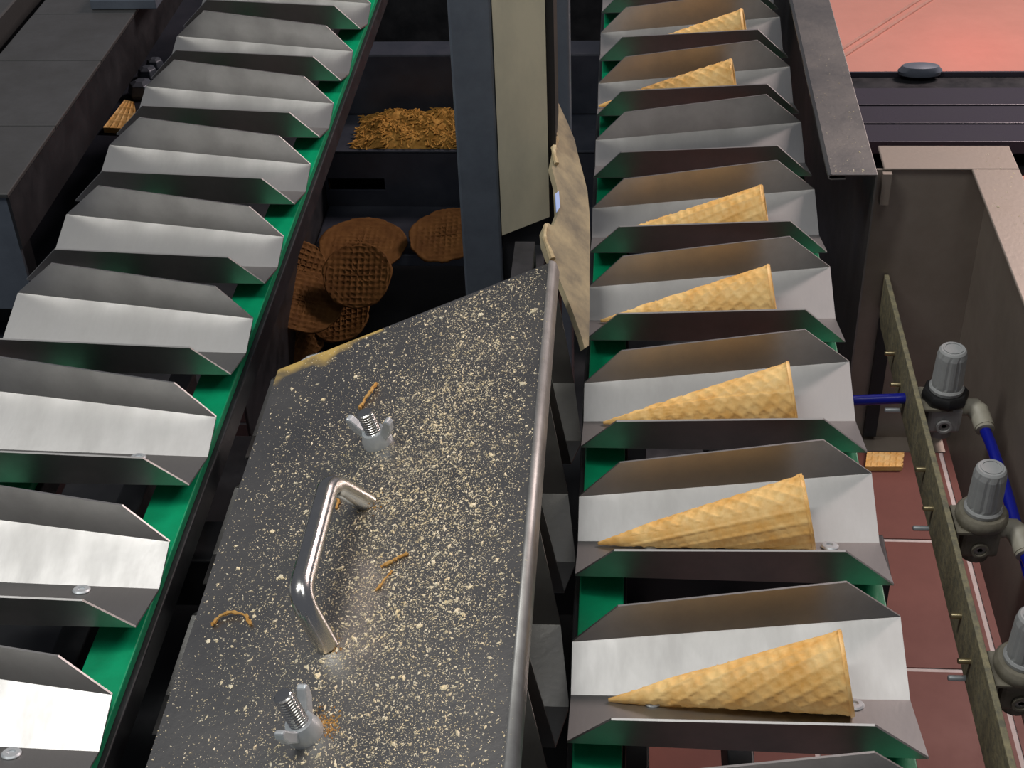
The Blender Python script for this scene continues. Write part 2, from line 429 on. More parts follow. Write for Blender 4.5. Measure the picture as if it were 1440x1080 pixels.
# studs with wing nuts
def frame(n, spin):
    u = n.orthogonal().normalized(); v = n.cross(u); u2 = u * math.cos(spin) + v * math.sin(spin); v2 = n.cross(u2)
    return Matrix((u2, v2, n)).transposed().to_4x4()
for (px, py, spin, tall) in ((532, 622, 0, .021), (430, 1032, 1, .026)):
    b0 = cpx(px, py); 
    tdir = (Vector((1, 0, 0)) - nx * nx.x).normalized(); s2 = nx.cross(tdir)
    wd = (tdir * math.cos(R(-22 if spin == 0 else 78)) + s2 * math.sin(R(-22 if spin == 0 else 78))).normalized()
    m = Matrix((wd, nx.cross(wd), nx)).transposed().to_4x4() @ Matrix.Scale(1.08, 4); m.translation = b0
    k = MB(); prof = [(.0040, -.004)]
    z = .003
    prof.append((.0040, .003))
    while z < tall:
        prof += [(.0047, z + .0004), (.0047, z + .0008), (.0039, z + .0013)]; z += .0016
    prof += [(.0036, tall + .001)]
    st = cpart(k.lathe(prof, 16, m).build('stud', CHROME))
    k = MB().lathe([(.0086, 0), (.0086, .003), (.0066, .0085), (.0048, .0085)], 20, m)
    wn = cpart(k.build('wing_nut', ZINC, smooth=True))
    for sg in (-1, 1):
        prof = [(.0045, .001), (.0085, .004), (.0135, .010), (.0150, .0150), (.0140, .0178), (.0115, .0172), (.0085, .0125), (.0048, .008)]
        poly = [m @ Vector((sg * x, -.0022, z)) for x, z in prof]
        wg = MB().sheet(poly, .0054, m.to_3x3() @ Vector((0, 1, 0))).build('wing', ZINC, None, bevel=.001)
        wg.parent = wn
# bracket from the post that carries the cover
o = MB()
xa, xb = org.x - .028, org.x - .014; zc = org.z - .014
o.sheet([(xa, .70, zc + .004), (xa, .872, zc + .004), (xa, .892, zc - .07), (xa, .989, zc - .07), (xa, .989, zc - .085), (xa, .882, zc - .085), (xa, .862, zc - .006), (xa, .70, zc - .006)], xb - xa, (1, 0, 0))
cpart(o.build('support_arm', BLACK))

# crumbs on the cover: thousands of flakes nobody could count
def chip(k, p, n, size, rnd):
    u = n.orthogonal().normalized(); v = n.cross(u); a = rnd.uniform(0, 6.28)
    e1 = (u * math.cos(a) + v * math.sin(a)); e2 = n.cross(e1)
    l = size * rnd.uniform(.6, 1.5); wd_ = size * rnd.uniform(.3, .7); h = size * rnd.uniform(.15, .5)
    lift = n * (h * .5)
    q = [p + e1*l*.5 + e2*wd_*rnd.uniform(-.3, .3), p + e2*wd_*.5, p - e1*l*.5 + e2*wd_*rnd.uniform(-.5, .5), p - e2*wd_*.5]
    top = [p + n*h + e1*l*rnd.uniform(-.3, .3) + e2*wd_*rnd.uniform(-.2, .2)]
    k.add([x + n * .0001 for x in q] + top, [(0, 1, 4), (1, 2, 4), (2, 3, 4), (3, 0, 4), (3, 2, 1, 0)])
rnd = random.Random(3)
from mathutils import noise as mn
k = MB(); cnt = 0; tries = 0
while cnt < 50000 and tries < 600000:
    tries += 1
    s = rnd.random(); u = s * wid; ye = yA + (yD - yA) * s; y = rnd.uniform(yN + .004, ye - .002)
    t = (y - yN) / (ye - yN)
    dens = .17 + .83 * math.exp(-((s - .34) / .27) ** 2) * (.55 + .45 * min(1, max(0, (.92 - t) / .3)))
    if s > .9: dens *= .45
    if s < .05: dens *= .45
    if t < .25: dens *= .72
    if t > .78 and s > .35: dens *= .6
    dens *= .55 + .9 * (mn.noise(Vector((u * 45, y * 45, 0))) * .5 + .5)
    if rnd.random() > dens: continue
    sz = min(.0050, .00055 * math.exp(rnd.gauss(0, .58)))
    chip(k, cp(u, y), nx, sz, rnd); cnt += 1
cr = k.build('crumbs', CRUMB); tag(cr, 'fine pale waffle crumbs scattered over the dark cover plate', 'crumbs', kind='stuff')
# larger flakes and curls that can be picked out
FRAG = mat('toasted_crust', (.50, .25, .06), .8, 0, var=(.62, .38, .13), nscale=200, spec=.2)
def curl(px, label, r, turn=True):
    p3 = [cpx(x, y, h) for x, y, h in px]; cc = curve(p3, 6)
    cc = [q + Vector((random.uniform(-1, 1), random.uniform(-1, 1), 0)) * r * .35 for q in cc]
    o = MB().tube(cc, [r * random.uniform(.45, 1.2) for _ in cc], 6).build('crust_curl', FRAG, smooth=True)
    return tag(o, label, 'crumb')
curl([(298, 880, .0012), (308, 868, .002), (326, 861, .003), (345, 866, .002), (352, 879, .0012)], 'curved toasted crust curl lying left of the handle on the cover plate', .0011)
curl([(506, 574, .0010), (514, 560, .002), (522, 549, .003), (529, 539, .0016)], 'brown crust sliver beside the wing nut at the plate\'s slanted end', .0013)
curl([(528, 831, .0009), (541, 815, .0012), (551, 803, .0009)], 'straight orange crust splinter beside the handle\'s middle', .0008)
curl([(536, 797, .001), (556, 786, .0016), (573, 778, .001)], 'orange crust flake pointing away from the handle', .0011)
curl([(473, 715, .0009), (476, 704, .0012), (474, 694, .0009)], 'small curled crust strand between the handle\'s legs', .0009)
rnd = random.Random(11)
def flake(px, py, size, label):
    p = cpx(px, py); k = MB(); pts = []
    n = 9
    u = nx.orthogonal().normalized(); v = nx.cross(u)
    ring = [p + (u * math.cos(i * 6.283 / n) + v * math.sin(i * 6.283 / n)) * size * .85 * rnd.uniform(.25, 1.0) + nx * .0002 for i in range(n)]
    top = [p + (q - p) * .6 + nx * size * rnd.uniform(.08, .3) for q in ring]
    k.add(ring + top, [tuple(range(n - 1, -1, -1)), tuple(range(n, 2 * n))] + [(i, (i + 1) % n, n + (i + 1) % n, n + i) for i in range(n)])
    return tag(k.build('waffle_flake', CRUMB), label, 'crumb', 'larger waffle flakes on the cover plate')
for px, py, s_ in ((676, 443, .0038), (642, 860, .004), (664, 712, .003), (478, 800, .0032), (430, 720, .003), (335, 800, .0032), (393, 812, .003), (292, 902, .003),
                  (626, 966, .0032), (590, 880, .0028), (446, 950, .003), (560, 860, .0028), (384, 748, .0028), (610, 790, .003), (324, 966, .003), (500, 530, .0026), (455, 562, .0026), (690, 640, .0028)):
    flake(px, py, s_, 'pale waffle flake bigger than the crumbs around it on the cover plate')
# rusty powder drifted against the second stud and the handle feet
def drift(px, py, sx, n, m, name, label, grp):
    k = MB(); rr = random.Random(int(px))
    for i in range(n):
        chip(k, cpx(px + rr.gauss(0, sx), py + rr.gauss(0, sx)), nx, .0011 * math.exp(rr.gauss(0, .4)), rr)
    tag(k.build(name, m), label, 'powder', grp, 'stuff')
drift(459, 1015, 9, 260, RUST, 'crumb_drift', 'rust-orange crumbs drifted against the wing nut below the handle', None)
drift(518, 708, 7, 120, HEAP, 'crumb_drift', 'golden crumbs gathered round the handle\'s foot nearer the slanted end', None)
drift(468, 908, 8, 120, RUST, 'crumb_drift', 'orange crumbs gathered round the handle\'s foot facing the scuffed metal', None)

# ------------------------------------------------------------------ post behind the cover
PY = .985
po = empty('machine_post', W(-.09, PY, -CZ), (0, 0, 0), 'slate-grey upright post with a stained steel face behind the cover plate', 'post')
def ppart(o): o.parent = po; o.matrix_parent_inverse = Matrix.Translation(-po.location); return o
x0, x1, x2 = at(628, 0, y=PY).x, at(690, 0, y=PY).x, at(766, 0, y=PY).x
ppart(MB().box((x0, PY, 0), (x1, PY + .045, 1.6)).build('square_tube', SLATE, bevel=.002))
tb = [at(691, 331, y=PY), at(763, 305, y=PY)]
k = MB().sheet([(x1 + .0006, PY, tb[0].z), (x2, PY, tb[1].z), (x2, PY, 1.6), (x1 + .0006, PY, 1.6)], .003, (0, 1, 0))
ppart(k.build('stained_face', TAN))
ppart(MB().box((x1 + .0006, PY + .0035, .0), (x2, PY + .04, 1.6)).build('shade_core', BLACK))  # black below the face's slanted cut: the cover's shade built as a part
ppart(MB().box((x2 + .0004, PY + .002, .60), (x2 + .006, PY + .05, 1.6)).build('edge_strip', RUBBER))
c0, c1 = at(775, 0, y=1.15).x, at(800, 0, y=1.15).x
o = MB().box((c0, 1.15, 0), (c1, 1.18, 1.6)).build('slate_upright', SLATE, bevel=.002)
tag(o, 'narrow slate-blue upright behind the stained post and the dirty board', 'upright')

# dirty torn board leaning beside the post
A_, B_, C_ = at(772, 125, z=-.50), at(765, 365, z=-.535), at(828, 490, z=-.575)
bn = (B_ - A_).cross(C_ - A_).normalized()
def bp(px, py):
    r = ray(px, py); o0 = A_ - Vector((0, 0, CZ)); return r * (o0.dot(bn) / r.dot(bn)) + Vector((0, 0, CZ))
outl = [(772, 124), (775, 140), (779, 152), (775, 172), (777, 190), (781, 212), (776, 236), (783, 262), (785, 300), (778, 318), (770, 313), (764, 326), (766, 345), (772, 362), (780, 378),
        (790, 400), (806, 440), (818, 474), (822, 490), (828, 486), (829, 440), (829, 380), (830, 335), (829, 300), (826, 268), (818, 236), (812, 214), (808, 196), (798, 172), (786, 146)]
bo = empty('dirty_board', C_, (0, 0, 0), 'torn beige board caked with dirt between the post and the cone row', 'board')
def bpart(o): o.parent = bo; o.matrix_parent_inverse = Matrix.Translation(-bo.location); return o
k = MB().sheet([bp(*q) for q in outl], .004, bn if bn.y > 0 else -bn)
bpart(k.build('panel', BOARD))
toward = -bn if bn.y > 0 else bn
for q in (((773, 128), (778, 150), (776, 172), (779, 192)), ((780, 196), (777, 214), (781, 232)), ((766, 318), (764, 336), (770, 352), (775, 366))):
    bpart(MB().tube(curve([bp(*s) + toward * .0015 for s in q], 5), [.0022 * random.uniform(.6, 1.2) for _ in range((len(q) - 1) * 5 + 1)], 6).build('torn_edge', BOARDE))
k = MB().sheet([bp(779, 274) + toward*.0008, bp(784, 270) + toward*.0008, bp(786, 292) + toward*.0008, bp(781, 300) + toward*.0008], .0006, toward)
bpart(k.build('blue_scrap', mat('blue_scrap', (.35, .5, .85), .5)))

# ------------------------------------------------------------------ guard rail beside the cones
GZ = -.56; gx0, gx1 = .163, .2; gy = 1.026
g_ = empty('guard_rail', W(gx1, gy, -.83), (0, 0, 0), 'long folded steel guard with hemmed end beside the cone trays', 'guard')
def gpart(o): o.parent = g_; o.matrix_parent_inverse = Matrix.Translation(-g_.location); return o
gpart(MB().box((gx0, gy, GZ - .0015 + CZ), (gx1, 2.3, GZ + CZ)).build('top_flange', STEELD, bevel=.0006))
gpart(MB().box((gx1 - .0015, gy, GZ - .27 + CZ), (gx1, 2.3, GZ - .0017 + CZ)).build('web', STEELD))
hem = [(gx0 + .001, -.0002), (gx0 - .0012, -.0012), (gx0 - .0012, -.0034), (gx0 + .001, -.0045), (gx0 + .012, -.0040)]
k = MB(); vs = []
for x, z in hem: vs += [(x, gy, GZ + z + CZ), (x, 2.3, GZ + z + CZ)]
k.add(vs, [(2*i, 2*i+1, 2*i+3, 2*i+2) for i in range(4)]); o = gpart(k.build('hem', STEELD)); s_ = o.modifiers.new('t', 'SOLIDIFY'); s_.thickness = .0012; s_.offset = 0
gpart(MB().box((gx1 - .03, 1.9, 0), (gx1 - .0016, 1.93, GZ - .05 + CZ)).build('leg', BLACK))
gpart(MB().box((gx1 - .03, 2.2, 0), (gx1 - .0016, 2.23, GZ - .05 + CZ)).build('leg', BLACK))
k = MB(); rr = random.Random(5)
for i in range(120):
    t = rr.random() ** 2
    chip(k, W(rr.uniform(gx0 + .003, gx1 - .003), gy + .004 + t * .25, GZ), Vector((0, 0, 1)), .0008 * math.exp(rr.gauss(0, .4)), rr)
tag(k.build('crumbs', CRUMB), 'sparse crumbs on the end of the folded steel guard', 'crumbs', kind='stuff')

# ------------------------------------------------------------------ open steel box with regulators
bx = empty('steel_box_frame', W(.25, 1.04, -.83), (0, 0, 0), 'open-bottomed stainless box frame with wide rim beside the guard', 'box frame')
def xpart(o): o.parent = bx; o.matrix_parent_inverse = Matrix.Translation(-bx.location); return o
BOXS = mat('box_steel', (.37, .32, .275), .42, .5, var=(.30, .255, .215), nscale=14, rvar=.08, bump=.1, bscale=300)  # extra brown in the base colour stands in for the red floor's reflection
xpart(MB().box((.206, 1.036, GZ - .002 + CZ), (.311, 1.075, GZ + CZ)).build('rim_flange', BOXS, bevel=.0015))
xpart(MB().box((.274, .30, GZ - .002 + CZ), (.311, 1.0355, GZ + CZ)).build('rim_flange', BOXS, bevel=.0015))
xpart(MB().box((.2005, 1.038, GZ - .275 + CZ), (.292, 1.040, GZ - .0022 + CZ)).build('far_wall', BOXS))
xpart(MB().box((.290, .30, GZ - .265 + CZ), (.292, 1.0378, GZ - .0022 + CZ)).build('side_wall', BOXS))
xpart(MB().box((.205, 1.030, GZ - .030 + CZ), (.212, 1.0362, GZ - .0022 + CZ)).build('rim_lip', BOXS))
xpart(MB().box((.205, 1.018, GZ - .2765 + CZ), (.29, 1.0398, GZ - .2752 + CZ)).build('bottom_lip', BOXS))
for yy in (.33,):
    xpart(MB().box((.2925, yy - .012, 0), (.3105, yy + .012, GZ - .0022 + CZ)).build('leg', BLACK))
k = MB(); rr = random.Random(6)
for i in range(260):
    chip(k, W(rr.uniform(.277, .309), rr.uniform(.5, 1.06), GZ), Vector((0, 0, 1)), .0008 * math.exp(rr.gauss(0, .4)), rr)
tag(k.build('crumbs', CRUMB), 'sparse crumbs along the wide rim of the steel box', 'crumbs', kind='stuff')

BX = .218; BZ = -.66
dbar = empty('dirty_bar', W(BX, 1.04, BZ), (0, 0, 0), 'long crumb-caked steel bar with brass screws in front of the regulators', 'bar')
def dpart(o): o.parent = dbar; o.matrix_parent_inverse = Matrix.Translation(-dbar.location); return o
y_near = .42
k = MB().sheet([(BX, 1.037, BZ + CZ), (BX, 1.034, BZ - .038 + CZ), (BX, 1.02, BZ - .044 + CZ), (BX, y_near, BZ - .044 + CZ), (BX, y_near, BZ + CZ)], .004, (1, 0, 0))
dpart(k.build('plate', DIRTY, bevel=.0006))
dpart(MB().box((BX + .001, 1.032, BZ - .17 + CZ), (BX + .012, 1.0375, BZ - .0445 + CZ)).build('hanger', BLACK))
for px, py, l_, m_ in ((1254, 497, .008, BRASS), (1262, 541, .008, BRASS), (1258, 577, .010, ZINC), (1297, 660, .007, BRASS), (1308, 715, .007, BRASS), (1302, 743, .011, ZINC),
                   (1348, 866, .007, BRASS), (1361, 930, .008, BRASS), (1354, 954, .011, ZINC)):
    p = at(px + 4, py, x=BX)
    k = MB().tube([(BX - l_, p.y, p.z), (BX - l_ + .0006, p.y, p.z), (BX + .007, p.y, p.z)], [.0014, .0019, .0019], 12)
    dpart(k.build('screw', m_, smooth=True))

def regulator(x, y, ztop, ring_m, knob_m, body_m, label, tilt_=0):
    r = empty('air_regulator', W(x, y, ztop - .08), (0, 0, R(tilt_)), label, 'regulator', 'air regulators along the dirty bar')
    o_ = .08
    # fluted knob
    k = MB(); n = 40; prof = [(.0112, o_ - .033), (.0114, o_ - .030), (.0108, o_ - .006), (.0098, o_ - .0015), (.0086, o_)]
    vs = []
    for i, (rd, z) in enumerate(prof):
        for j in range(n):
            a = 2 * math.pi * j / n
            fl_ = (1 - .055 * (1 if (j % 4) == 0 else 0)) if i in (1, 2) else 1
            vs.append((rd * fl_ * math.cos(a), rd * fl_ * math.sin(a), z))
    fs = [(i*n + j, i*n + (j+1) % n, (i+1)*n + (j+1) % n, (i+1)*n + j) for i in range(len(prof)-1) for j in range(n)]
    fs += [tuple(range(n-1, -1, -1)), tuple((len(prof)-1)*n + j for j in range(n))]
    kn = k.add(vs, fs).build('knob', knob_m, r)
    MB().lathe([(.0072, o_ - .0002), (.0072, o_ + .0006), (.0060, o_ + .0006), (.0060, o_ - .0002)], 28, caps=False).build('cap_ring', GREYP, kn)
    MB().lathe([(.0125, o_ - .0365), (.0128, o_ - .034), (.0118, o_ - .0325), (.010, o_ - .0325)], 28).build('skirt', GREYP, r, smooth=True)
    MB().lathe([(.0165, o_ - .0455), (.0175, o_ - .0425), (.0172, o_ - .039), (.0155, o_ - .0368), (.010, o_ - .0368)], 8 if ring_m is RUBBER else 24).build('lock_ring', ring_m, r, smooth=True)
    MB().box((-.018, -.014, o_ - .0475), (.004, .014, o_ - .0457)).build('bracket', CASTD, r)
    MB().box((-.018, -.014, o_ - .060), (-.0162, .014, o_ - .0476)).build('bracket_leg', CASTD, r)
    b = MB().box((-.013, -.011, o_ - .071), (.013, .011, o_ - .0477)).build('body', body_m, r, bevel=.003)
    MB().lathe([(.0095, o_ - .077), (.0095, o_ - .0712)], 20).build('base_cap', body_m, r)
    my = Matrix.Rotation(R(90), 4, 'X')
    prt = MB().lathe([(.0058, .0112), (.0058, .0135), (.0042, .0135), (.0040, .0116)], 18, Matrix.Translation((0, 0, o_ - .063)) @ my).build('port', body_m, b, smooth=True)
    MB().lathe([(.0039, .0113), (.0039, .0122), (.0018, .0122), (.0016, .0116)], 14, Matrix.Translation((0, 0, o_ - .063)) @ my).build('plug', STEELD, b, smooth=True)
    # elbow push-in fitting towards the box wall, mouth pointing along the bar
    e = MB().tube([(.012, .002, o_ - .056), (.018, .002, o_ - .055), (.0225, .001, o_ - .055), (.026, -.003, o_ - .056), (.0275, -.009, o_ - .058), (.0285, -.016, o_ - .060)],
                  [.0062, .0066, .0078, .0080, .0074, .0074], 18).build('elbow_fitting', IVORY, r, smooth=True)
    MB().tube([(.0284, -.0158, o_ - .0599), (.0287, -.0185, o_ - .0606), (.0287, -.0192, o_ - .0608)], [.0066, .0070, .0052], 18).build('release_collar', IVORY, e, smooth=True)
    return r
k1, k2, k3 = at(1333, 490, z=-.62), at(1386, 657, z=-.62), at(1447, 865, z=-.62)
regulator(k1.x + .004, k1.y, -.62, RUBBER, GREYP, CAST, 'grey-knobbed air regulator with black lock ring closest to the box\'s far wall')
regulator(k2.x + .004, k2.y, -.62, CASTD, GREYP, CASTD, 'grey-knobbed air regulator with grimy grey lock ring between two blue tubes')
regulator(k3.x + .004, k3.y, -.62, CASTD, GREYP, CASTD, 'grimy air regulator last along the dirty bar from the box\'s far wall')
def tubeobj(name, pts, r, label):
    o = MB().tube(curve(pts, 8), r, 14).build(name, BLUE, smooth=True); return tag(o, label, 'tube')
for kk, lab in ((k1, 'blue air tube running from the regulator with the black lock ring'), (k2, 'blue air tube running from the middle regulator\'s elbow fitting')):
    bxx = kk.x + .004 + .0287; yy = kk.y - .0195; zz = -.62 - .0608
    tubeobj('air_tube', [W(bxx, yy, zz), W(bxx + .002, yy - .02, zz - .002), W(bxx + .004, yy - .06, zz - .006), W(bxx + .005, yy - .12, zz - .012), W(bxx + .005, yy - .2, zz - .02)], .0042, lab)
p0, p1 = at(1150, 566, z=-.685), at(1262, 560, z=-.685)
tubeobj('air_tube', [p0 + Vector((-.02, .01, -.02)), p0, (p0 + p1) / 2, Vector((BX - .0002, p1.y, p1.z))], .0042, 'short blue air tube entering the dirty bar from under the trays')

# wafer piece on the floor
def waffle_slab(name, quad, t, m, label, cells=(6, 4)):
    """rectangular waffle piece with raised grid; quad = four ground corners"""
    a, b, c, d = quad; k = MB(); nu2, nv2 = cells[0] * 4, cells[1] * 4; vs = []
    for i in range(nv2 + 1):
        for j in range(nu2 + 1):
            u, v = j / nu2, i / nv2
            p = a * (1-u) * (1-v) + b * u * (1-v) + c * u * v + d * (1-u) * v
            rg = 1 if (j % 4 == 0 or i % 4 == 0) else 0
            jag = Vector(((random.uniform(-1, 1) * .0015) if j == nu2 else 0, 0, 0))
            vs.append(p + jag + Vector((0, 0, t + rg * .0012)))
    n = len(vs); vs += [v - Vector((0, 0, v.z - (a.z + .0003))) for v in vs]
    fs = []
    st = nu2 + 1
    for i in range(nv2):
        for j in range(nu2):
            q = i * st + j; fs += [(q, q+1, q+st+1, q+st), (n+q+st, n+q+st+1, n+q+1, n+q)]
    for j in range(nu2):
        fs += [(j+1, j, n+j, n+j+1), (nv2*st + j, nv2*st + j+1, n + nv2*st + j+1, n + nv2*st + j)]
    for i in range(nv2):
        fs += [(i*st, (i+1)*st, n+(i+1)*st, n+i*st), ((i+1)*st + nu2, i*st + nu2, n + i*st + nu2, n + (i+1)*st + nu2)]
    return tag(k.add(vs, fs).build(name, m), label, 'waffle')
fz = -CZ + .0005
waffle_slab('waffle_piece', [at(1216, 662, z=fz), at(1268, 662, z=fz), at(1271, 630, z=fz), at(1220, 628, z=fz)], .007, CONE, 'broken golden waffle piece lying on the red tiles by the dirty bar')

# black slatted platform beyond the box
sp = empty('slatted_platform', W(.8, 2.05, -CZ), (0, 0, 0), 'low dark platform of flat slats beyond the steel box', 'platform')
def spart(o): o.parent = sp; o.matrix_parent_inverse = Matrix.Translation(-sp.location); return o
SZ = -1.0
ys = [at(1300, v, z=SZ).y for v in (97, 122.5, 148, 174, 200)]
spart(MB().box((.30, ys[1] + .003, SZ - .06 + CZ), (1.5, ys[0], SZ - .012 + CZ)).build('edge_beam', BLACK, bevel=.002))
spart(MB().box((.30, ys[0] - .004, SZ - .012 + CZ), (1.5, ys[0], SZ - .004 + CZ)).build('edge_trim', SLAT))
for i in range(1, 4):
    spart(MB().box((.30, ys[i+1] + .0025, SZ - .02 + CZ), (1.5, ys[i] - .0025, SZ + CZ)).build('slat', SLAT, bevel=.0008))
spart(MB().box((.31, ys[4] + .01, SZ - .05 + CZ), (1.49, ys[0] - .01, SZ - .0605 + CZ)).build('under_panel', BLACK))
for x in (.34, 1.46):
    for y in (ys[4] + .03, ys[0] - .03): spart(MB().box((x - .02, y - .02, 0), (x + .02, y + .02, SZ - .0605 + CZ)).build('leg', BLACK))
p = at(1292, 92, z=SZ + .004)
o = MB().lathe([(.030, 0), (.032, .006), (.026, .014), (.010, .017)], 20, Matrix.Translation((p.x, ys[0] - .01, SZ - .0035 + CZ)) @ Matrix.Diagonal((1.1, .5, 1, 1))).build('cap_nut', SLATE, smooth=True)
tag(o, 'small grey domed cap on the far edge of the slatted platform', 'cap')

# ------------------------------------------------------------------ black beam beside the empty trays
lb = empty('black_beam', W(-.58, 1.06, -.66), (0, 0, 0), 'long worn dark steel beam beside the row of empty trays', 'beam')
def lpart(o): o.parent = lb; o.matrix_parent_inverse = Matrix.Translation(-lb.location); return o
seams = [1.06, 1.19, 1.335, 1.455, 1.60, 1.85, 2.2]
for i in range(len(seams) - 1):
    lpart(MB().box((-.642, seams[i] + .0006, -.604 + CZ), (-.530, seams[i+1] - .0006, -.600 + CZ)).build('top_panel', BEAM, bevel=.0008))
lpart(MB().box((-.533, 1.062, -.656 + CZ), (-.5302, 2.2, -.6042 + CZ)).build('side_panel', BLACK))
lpart(MB().box((-.642, 1.062, -.72 + CZ), (-.533, 1.066, -.6042 + CZ)).build('end_plate', SLATE))
lpart(MB().box((-.642, 1.07, -.72 + CZ), (-.638, 2.2, -.6042 + CZ)).build('side_panel', BLACK))
for y in (1.12, 2.1): lpart(MB().box((-.60, y - .02, -.76 + CZ), (-.56, y + .02, -.6042 + CZ)).build('foot', BLACK))
p = at(175, 8, z=-.6)
o = MB().box((at(130, 12, z=-.6).x, p.y - .012, -.5998 + CZ), (at(222, 12, z=-.6).x, p.y + .06, -.588 + CZ)).build('slate_bracket', SLATE, bevel=.0015)
tag(o, 'flat slate-blue bracket lying across the dark beam', 'bracket')
o = MB().box((-.80, 1.0, -.63 + CZ), (-.677, 2.2, -.6 + CZ)).build('dark_side_plate', BEAM, bevel=.002)
tag(o, 'dark grey plate beyond the gap alongside the worn beam', 'plate')
# table under the beam
tt = empty('machine_table', W(-.7, 1.3, -CZ), (0, 0, 0), 'dark blue-grey machine table under the worn beam', 'table')
def tpart(o): o.parent = tt; o.matrix_parent_inverse = Matrix.Translation(-tt.location); return o
tpart(MB().box((-1.1, .72, -.775 + CZ), (-.482, 2.3, -.76 + CZ)).build('table_top', BLUEBLK, bevel=.002))
for x in (-1.05, -.52):
    for y in (.78, 2.25): tpart(MB().box((x - .025, y - .025, 0), (x + .025, y + .025, -.775 + CZ)).build('leg', BLACK))
tpart(MB().box((-.80, 1.0, -.76 + CZ), (-.78, 2.2, -.6305 + CZ)).build('riser', BLACK))
q = [at(146, 184, z=-.757), at(186, 186, z=-.757), at(190, 148, z=-.757), at(176, 145, z=-.757)]
waffle_slab('waffle_piece', [v - Vector((0, 0, v.z - (-.7597 + CZ))) for v in q], .006, CONE, 'golden waffle scrap on the dark table beside the worn beam', (4, 4))
o = MB().tube(curve([at(34, 352, z=-.756), at(36, 346, z=-.754), at(39, 342, z=-.756)], 4), [.003, .004, .0045, .005, .0045, .005, .004, .0035, .002], 8).build('white_scrap', WHITE, smooth=True)
tag(o, 'tiny white scrap on the dark table by the beam\'s end', 'scrap')
for px, py, s_ in ((206, 94, .014), (198, 118, .018), (216, 80, .012)):
    p = at(px, py, z=-.745)
    o = MB().lathe([(s_ * .9, 0), (s_, s_ * .3), (s_ * .8, s_ * .9), (s_ * .35, s_ * 1.1)], 6, Matrix.Translation((p.x, p.y, -.7598 + CZ))).build('hex_nut_cap', SLATE, bevel=.001)
    tag(o, 'small slate hexagon cap on the dark table beside the empty trays', 'cap', 'hexagon caps on the dark table')

# ------------------------------------------------------------------ deep dark bay between the empty trays and the post
def bay(name, label, cat, b0, b1, m): return tag(MB().box(b0, b1).build(name, m, bevel=.003), label, cat)
X0, X1 = -.435, .13
pz = -1.0
yb1 = at(560, 77, z=-.87).y; z1 = at(560, 162, y=yb1).z - CZ
bay('cross_channel', 'blue-black cross channel behind the golden crumb heap', 'channel', (X0, yb1, z1 + CZ), (X1, yb1 + .05, -.87 + CZ), BLUEBLK)
yb2 = at(560, 214, z=z1 - .002).y; z2 = at(560, 290, y=yb2).z - CZ
o = bay('crumb_pan', 'blue-black pan under the golden crumb heap', 'pan', (X0, yb2, z1 - .004 + CZ), (X1, yb1 + .05, z1 + CZ), BLUEBLK)
ch = empty('slotted_channel', W(-.3, yb2, z2), (0, 0, 0), 'blue-black cross channel with a dark slot in front of the crumb heap', 'channel')
def chp(o): o.parent = ch; o.matrix_parent_inverse = Matrix.Translation(-ch.location); return o
sx0, sx1 = at(461, 258, y=yb2).x, at(541, 258, y=yb2).x; sz0, sz1 = at(500, 268, y=yb2).z, at(500, 251, y=yb2).z
zt = z1 - .0045 + CZ; zb_ = z2 + CZ
for a_, b_ in (((X0, zb_), (sx0, zt)), ((sx1, zb_), (X1, zt)), ((sx0, zb_), (sx1, sz0)), ((sx0, sz1), (sx1, zt))):
    chp(MB().box((a_[0], yb2, a_[1]), (b_[0], yb2 + .004, b_[1])).build('web_panel', BLUEBLK))
chp(MB().box((X0, yb2 + .03, zb_), (X1, yb2 + .034, zt)).build('back_panel', BLACK))
yb3 = at(600, 351, z=z2 - .004).y
o = bay('lower_shelf', 'blue-black shelf holding the brown waffle discs', 'shelf', (X0, yb3, z2 - .012 + CZ), (X1, yb2 + .034, z2 - .0003 + CZ), BLUEBLK)
z3 = at(600, 376, y=yb3 - .001).z - CZ
bay('shelf_apron', 'slate apron plate hanging under the disc shelf', 'plate', (at(545, 360, y=yb3).x, yb3 + .001, z3 + CZ), (X1, yb3 + .006, z2 - .0125 + CZ), SLATE)
su = empty('sump_stand', W(-.15, 1.6, -CZ), (0, 0, 0), 'black sump plate on short legs below the disc shelf', 'sump')
def sup(o): o.parent = su; o.matrix_parent_inverse = Matrix.Translation(-su.location); return o
sup(MB().box((X0, 1.3, -1.22 + CZ), (X1, yb1 + .31, -1.20 + CZ)).build('plate', BLACK))
for x in (X0 + .02, X1 - .02):
    for y in (1.34, yb1 + .02): sup(MB().box((x - .015, y - .015, 0), (x + .015, y + .015, -1.22 + CZ)).build('leg', BLACK))
for x in (X0 + .01, X1 - .01):
    for y in (yb3 + .02, yb1 + .03):
        tag(MB().box((x - .008, y - .008, -1.1999 + CZ), (x + .008, y + .008, (z2 if y < yb2 else z1) - .0122 + CZ)).build('bay_upright', BLACK), 'slim black upright holding the dark shelves', 'upright', 'uprights in the dark bay')
# far wall of the bay, heaps of sheets behind
bay('bay_side_plate', 'black side plate of the dark bay below the green belt', 'plate', (X0 - .005, 1.305, -1.1999 + CZ), (X0 - .001, yb1 + .29, -.86 + CZ), BLACK)
bay('bay_back_plate', 'black plate closing the bay behind the cross channel', 'plate', (X0, yb1 + .30, -1.1999 + CZ), (X1, yb1 + .304, -.80 + CZ), BLACK)
